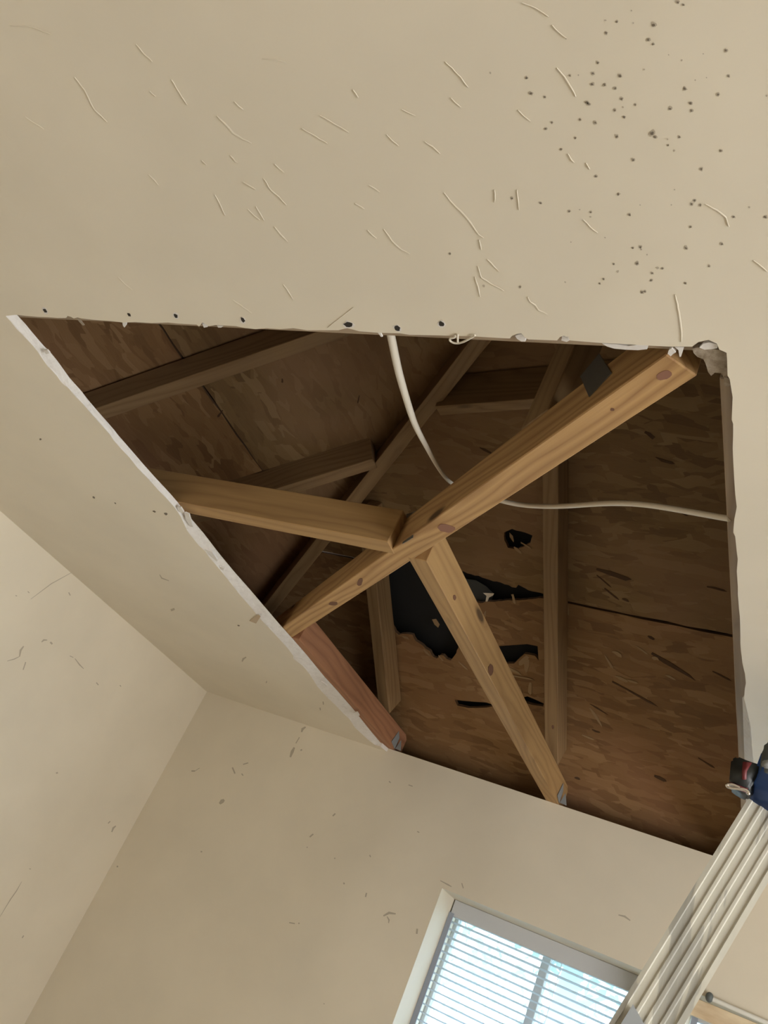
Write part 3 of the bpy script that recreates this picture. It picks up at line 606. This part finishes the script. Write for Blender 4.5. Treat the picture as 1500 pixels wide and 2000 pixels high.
def blind(x0, x1, ztop, zbot, label, yc, m=M_slat):
    t = empty('window_blind', ((x0 + x1) / 2, yc, ztop)); tag(t, label, 'blind')
    setp(box('headrail', (x0, yc - .018, ztop - .048), (x1, yc + .018, ztop), m, bevel=.002), t)
    setp(box('side_channel', (x0 - .003, yc - .022, zbot), (x0 + .013, yc - .016, ztop - .04), M_chan), t)
    p = .0220; n = int((ztop - .055 - zbot) / p); ca, sa = math.cos(math.radians(8.5)), math.sin(math.radians(8.5)); w = .0125
    bm = bmesh.new(); L = (x1 - x0 - .006) / 2
    prof = [(-w, .0000), (-w * .5, .0012), (0, .0016), (w * .5, .0012), (w, 0)]
    r = []
    for s in (-L, L):
        r.append([bm.verts.new((s, a * ca + b * sa, -a * sa + b * ca)) for a, b in prof])
        r.append([bm.verts.new((s, a * ca + b * sa, -a * sa + b * ca - .0006)) for a, b in prof])
    for i in range(4):
        bm.faces.new((r[0][i], r[0][i + 1], r[2][i + 1], r[2][i])); bm.faces.new((r[1][i], r[3][i], r[3][i + 1], r[1][i + 1]))
    bm.faces.new((r[0][0], r[2][0], r[3][0], r[1][0])); bm.faces.new((r[0][4], r[1][4], r[3][4], r[2][4]))
    s0 = bm_obj('slat', bm, m); s0.location = ((x0 + x1) / 2, yc, ztop - .045 - p * .8); setp(s0, t)
    for i in range(1, n):
        s = s0.copy(); C.objects.link(s); s.location.z -= p * i; s.rotation_euler.x = rndc.uniform(-.03, .03); s.rotation_euler.y = rndc.uniform(-.002, .002)
    for x in (x0 + .02, (x0 + x1) / 2 + .03, x1 - .05):
        tube('ladder_cord', [(x, yc - .012, ztop - .04), (x, yc - .012, zbot + .02)], .0007, m, t)
    setp(box('bottom_rail', (x0, yc - .012, zbot), (x1, yc + .012, zbot + .014), m, bevel=.002), t)
    return t
YBL = YB + .155
M_chan = mat('blind_channel', (.30, .33, .40), .5)
blind(-.953, -.279, EYE + .3155, EYE - 1.03, 'pale mini blind with open slats in the window left of the ladder', YBL)
blind(-.216, .614, EYE + .3155, EYE - 1.03, 'pale mini blind behind the tan valance right of the ladder', YBL + .012)
M_val = mat('tan_valance', (.72, .56, .36), .7); k = NB(M_val); g = k.n('ShaderNodeTexCoord').outputs['Object']
k.l(k.ramp(k.noise(k.mapping(g, (6, 6, 20)), 1.5, 4), [(.35, (.60, .44, .27)), (.65, (.80, .66, .46))]), k.b.inputs['Base Color'])
va = empty('valance', (-.05, YB, EYE + .3)); tag(va, 'warm tan board valance over the window right of the ladder', 'valance')
setp(box('valance_board', (-.2205, YB + .004, EYE + .262), (.61, YB + .022, EYE + .304), M_val, bevel=.002), va)
rp = empty('curtain_rod', (-.17, YB - .03, EYE + .318)); tag(rp, 'pale rod with a dark round end cap above the tan valance', 'curtain rod')
tube('rod', [(-.168, YB - .012, EYE + .315), (.1, YB - .011, EYE + .3085), (.35, YB - .010, EYE + .305)], .006, M_vinyl, rp)
bm = bmesh.new(); bmesh.ops.create_uvsphere(bm, u_segments=16, v_segments=10, radius=.0125); o = bm_obj('end_cap', bm, M_grey, None, True); o.scale = (.8, .9, 1); o.location = (-.176, YB - .013, EYE + .316); setp(o, rp)

# ---------------------------------------------------------------- stepladder
LY = 1.40; k_ = LY / 1.15
T0 = at(1528, 1560, 1, LY); B0 = at(1262, 2000, 1, LY)
dirv = (B0 - T0).normalized(); foot = T0 + dirv * (T0.z / -dirv.z)
vd = Vector((B0.x, B0.y, 0)).normalized()                  # along the sight line: ladder is seen edge-on
ladder = empty('stepladder', (foot.x, foot.y, 0)); tag(ladder, 'white-spattered fibreglass stepladder with a blue top, seen edge-on at right', 'ladder')
side = dirv.cross(vd).normalized();  side = side if side.x > 0 else -side
nrm = side.cross(dirv).normalized(); nrm = nrm if nrm.dot(vd) > 0 else -nrm
def rail(origin_shift, name, t_end, sgn):
    "fluted C-channel rail; profile across `side`, depth along nrm"
    Wd = .078; prof = []
    for u, d in ((-.5,.022),(-.5,0),(-.42,-.001),(-.40,.002),(-.27,.002),(-.25,-.0005),(-.20,-.0005),(-.18,.0016),(-.06,.0016),(-.04,-.0005),(.02,-.0005),(.04,.0016),(.16,.0016),(.18,-.0005),(.23,-.0005),(.25,.002),(.38,.002),(.40,-.001),(.5,0),(.5,.022),(.46,.022),(.46,.006),(-.46,.006),(-.46,.022)):
        prof.append((u * Wd, d))
    vs, fs = [], []; a = T0 + origin_shift + dirv * .028; L = t_end - .028; n = 14
    for i in range(n + 1):
        c = a + dirv * (L * i / n)
        for u, d in prof: vs.append(c + side * u + nrm * d * sgn)
    m_ = len(prof)
    for i in range(n):
        for j in range(m_): fs.append((i * m_ + j, i * m_ + (j + 1) % m_, (i + 1) * m_ + (j + 1) % m_, (i + 1) * m_ + j))
    fs.append(tuple(range(m_))); fs.append(tuple(range(n * m_, n * m_ + m_))[::-1])
    o = mesh_obj(name, [v - a for v in vs], fs, M_fg); o.location = a
    bm = bmesh.new(); bm.from_mesh(o.data); bmesh.ops.recalc_face_normals(bm, faces=bm.faces); bm.to_mesh(o.data); bm.free()
    setp(o, ladder); return o
Lr = (foot - T0).length - .02
rail(Vector((0, 0, 0)), 'front_rail', Lr, 1)
far = vd * .40
rail(far, 'front_rail', Lr, -1)
# step bracket panel wrapped over the lower rail
s0 = T0 + dirv * ((at(1268, 1988, 1, LY) - T0).dot(dirv)); 
def strip_panel(c0, c1, w0, w1, name, m, off):
    pts = [c0 + side * w0, c0 + side * (w0 * .3 + w1 * .7) + dirv * .012, c0 + side * w1 + dirv * .03, c1 + side * w1, c1 + side * w0]
    return plate(name, [[p - nrm * off for p in pts]], nrm * -.0012, m, ladder)
strip_panel(s0, s0 + dirv * .10, -.026, .012, 'step_bracket', M_fg2, .0045)
# steps
for i in range(6):
    zc = .30 * (i + 1)
    if zc > T0.z - .2: break
    c = T0 + dirv * ((T0.z - zc) / -dirv.z)
    b = board('step', c + nrm * .008 + Vector((0, 0, -.02)), c + far - nrm * .008 + Vector((0, 0, -.02)), .075, .022, M_plate, ladder, side=(1, 0, 0))
# rear legs lean the other way
for s_ in (0, 1):
    a = T0 + far * s_ + Vector((.055, 0, -.02)); b_ = Vector((a.x + .95, a.y, .02))
    board('rear_leg', b_, a, .03, .045, M_fg, ladder, side=(0, 1, 0))
# blue top cap
bm = bmesh.new(); bmesh.ops.create_cube(bm, size=1)
for v in bm.verts: v.co = Vector((v.co.x * (.165 if v.co.z < 0 else .150), v.co.y * .50, v.co.z * .064))
bmesh.ops.bevel(bm, geom=bm.edges[:], offset=.008, segments=3, affect='EDGES')
cap = bm_obj('top_cap', bm, M_blue, None, True); cap.rotation_euler = (0, 0, math.atan2(vd.y, vd.x) - math.pi / 2 - .07)
cap.location = T0 + Vector((.050, 0, .020)) + vd * .20; setp(cap, ladder)
bpy.context.view_layer.update()
# cordless tool lying on the ladder top
YT = 1.35
def tp_(x, y, d=0.0): return at(x, y, 1, YT + d)
tool = empty('cordless_drill', tp_(1470, 1520)); tag(tool, 'black cordless tool with a red band and chrome hook on the ladder top', 'power tool')
def prism(name, pts, d0, d1, m, par, bev=.003):
    lo = [tp_(x, y, d0) for x, y in pts]; th = Vector((0, d1 - d0, 0)); c = sum(lo, Vector()) / len(lo); n = len(lo)
    bm = bmesh.new(); a = [bm.verts.new(p - c) for p in lo]; b = [bm.verts.new(p - c + th) for p in lo]
    bm.faces.new(a); bm.faces.new(b[::-1])
    for i in range(n): bm.faces.new((a[i], b[i], b[(i + 1) % n], a[(i + 1) % n]))
    bmesh.ops.recalc_face_normals(bm, faces=bm.faces)
    bmesh.ops.bevel(bm, geom=bm.edges[:], offset=bev, segments=2, affect='EDGES')
    o = bm_obj(name, bm, m, None, True); o.location = c; setp(o, par); return o
prism('battery_pack', [(1428,1482),(1440,1476),(1462,1485),(1483,1492),(1480,1512),(1468,1535),(1458,1544),(1440,1536),(1424,1524)], 0, .05, M_black, tool)
prism('red_band', [(1451,1487),(1469,1489),(1459,1505),(1458,1522),(1449,1522),(1449,1506)], -.002, .02, M_red, tool, .0008)
prism('red_base', [(1424,1526),(1440,1532),(1462,1540),(1459,1544),(1438,1537),(1422,1530)], -.001, .012, M_red, tool, .001)
prism('handle', [(1484,1493),(1489,1460),(1496,1446),(1510,1436),(1540,1440),(1545,1500),(1500,1520),(1484,1512)], -.005, .05, M_grey, tool, .006)
prism('grey_collar', [(1486,1487),(1496,1482),(1512,1486),(1510,1500),(1490,1498)], -.010, .04, M_plate, tool, .002)
hk = [tp_(x, y, -.012) for x, y in ((1459,1548),(1464,1553),(1463,1545),(1450,1541),(1436,1540),(1422,1538),(1418,1533),(1423,1530),(1435,1534),(1445,1539))]
tube('belt_hook', hk, .0022, M_chrome, tool, res=8)

# ---------------------------------------------------------------- outside
M_grass = mat('grass', (.12, .18, .04), .9); M_leaf = mat('leaf', (.16, .28, .07), .6); M_leaf2 = mat('blue_green_leaf', (.10, .20, .13), .6); M_bark = mat('bark', (.11, .09, .07), .9)
tag(box('lawn', (-25, 3.2, -.9), (25, 40, -.8), M_grass), 'green lawn seen low through the window slats', 'lawn')
def tree(x, y, h, spread, nleaf, label, m, seed, trunk_r=.09):
    rn = random.Random(seed); t = empty('tree', (x, y, -.8)); tag(t, label, 'tree', None)
    tube('trunk', [(x, y, -.80), (x + .05, y, h * .3), (x - .06, y, h * .6), (x + .04, y, h)], trunk_r, M_bark, t, taper=[1.2, 1, .8, .5])
    tips = []
    for i in range(9):
        z0 = h * rn.uniform(.25, .95); a = rn.uniform(0, 6.28); L = spread * rn.uniform(.5, 1)
        e = Vector((x + math.cos(a) * L, y + math.sin(a) * L * .6, z0 + L * rn.uniform(.1, .6)))
        mid = Vector((x, y, z0)).lerp(e, .5) + Vector((rn.uniform(-.1, .1), 0, rn.uniform(-.1, .15)))
        tube('branch', [(x, y, z0), mid, e], trunk_r * .3, M_bark, t, taper=[1, .7, .3]); tips += [mid, e, mid.lerp(e, .5)]
    vs, fs = [], []
    for i in range(nleaf):
        c = rn.choice(tips) + Vector((rn.gauss(0, 1), rn.gauss(0, 1), rn.gauss(0, 1))) * spread * .17
        u = Vector((rn.uniform(-1, 1), rn.uniform(-1, 1), rn.uniform(-1, 1))).normalized(); v = u.cross(Vector((rn.uniform(-1, 1), rn.uniform(-1, 1), rn.uniform(-1, 1)))).normalized()
        s = rn.uniform(.03, .07); b = len(vs); vs += [c - u * s, c + v * s * .5, c + u * s, c - v * s * .5]; fs.append((b, b + 1, b + 2, b + 3))
    o = mesh_obj('foliage', vs, fs, m); setp(o, t); tag(o, kind='stuff')
tree(-1.62, 8.2, 3.3, .9, 900, 'leafy tree with a thick trunk outside, right of the window mullion', M_leaf2, 5, .13)
tree(-2.9, 9.5, 2.2, 1.3, 1500, 'low bright green bushy tree outside, lower left of the window', M_leaf, 8, .06)
tree(-2.25, 6.2, 2.9, .5, 60, 'thin bare sapling with fine twigs close to the window', M_leaf, 11, .012)
tree(.6, 9, 3.4, 1.3, 1200, 'tree outside hidden mostly behind the ladder', M_leaf2, 15, .11)
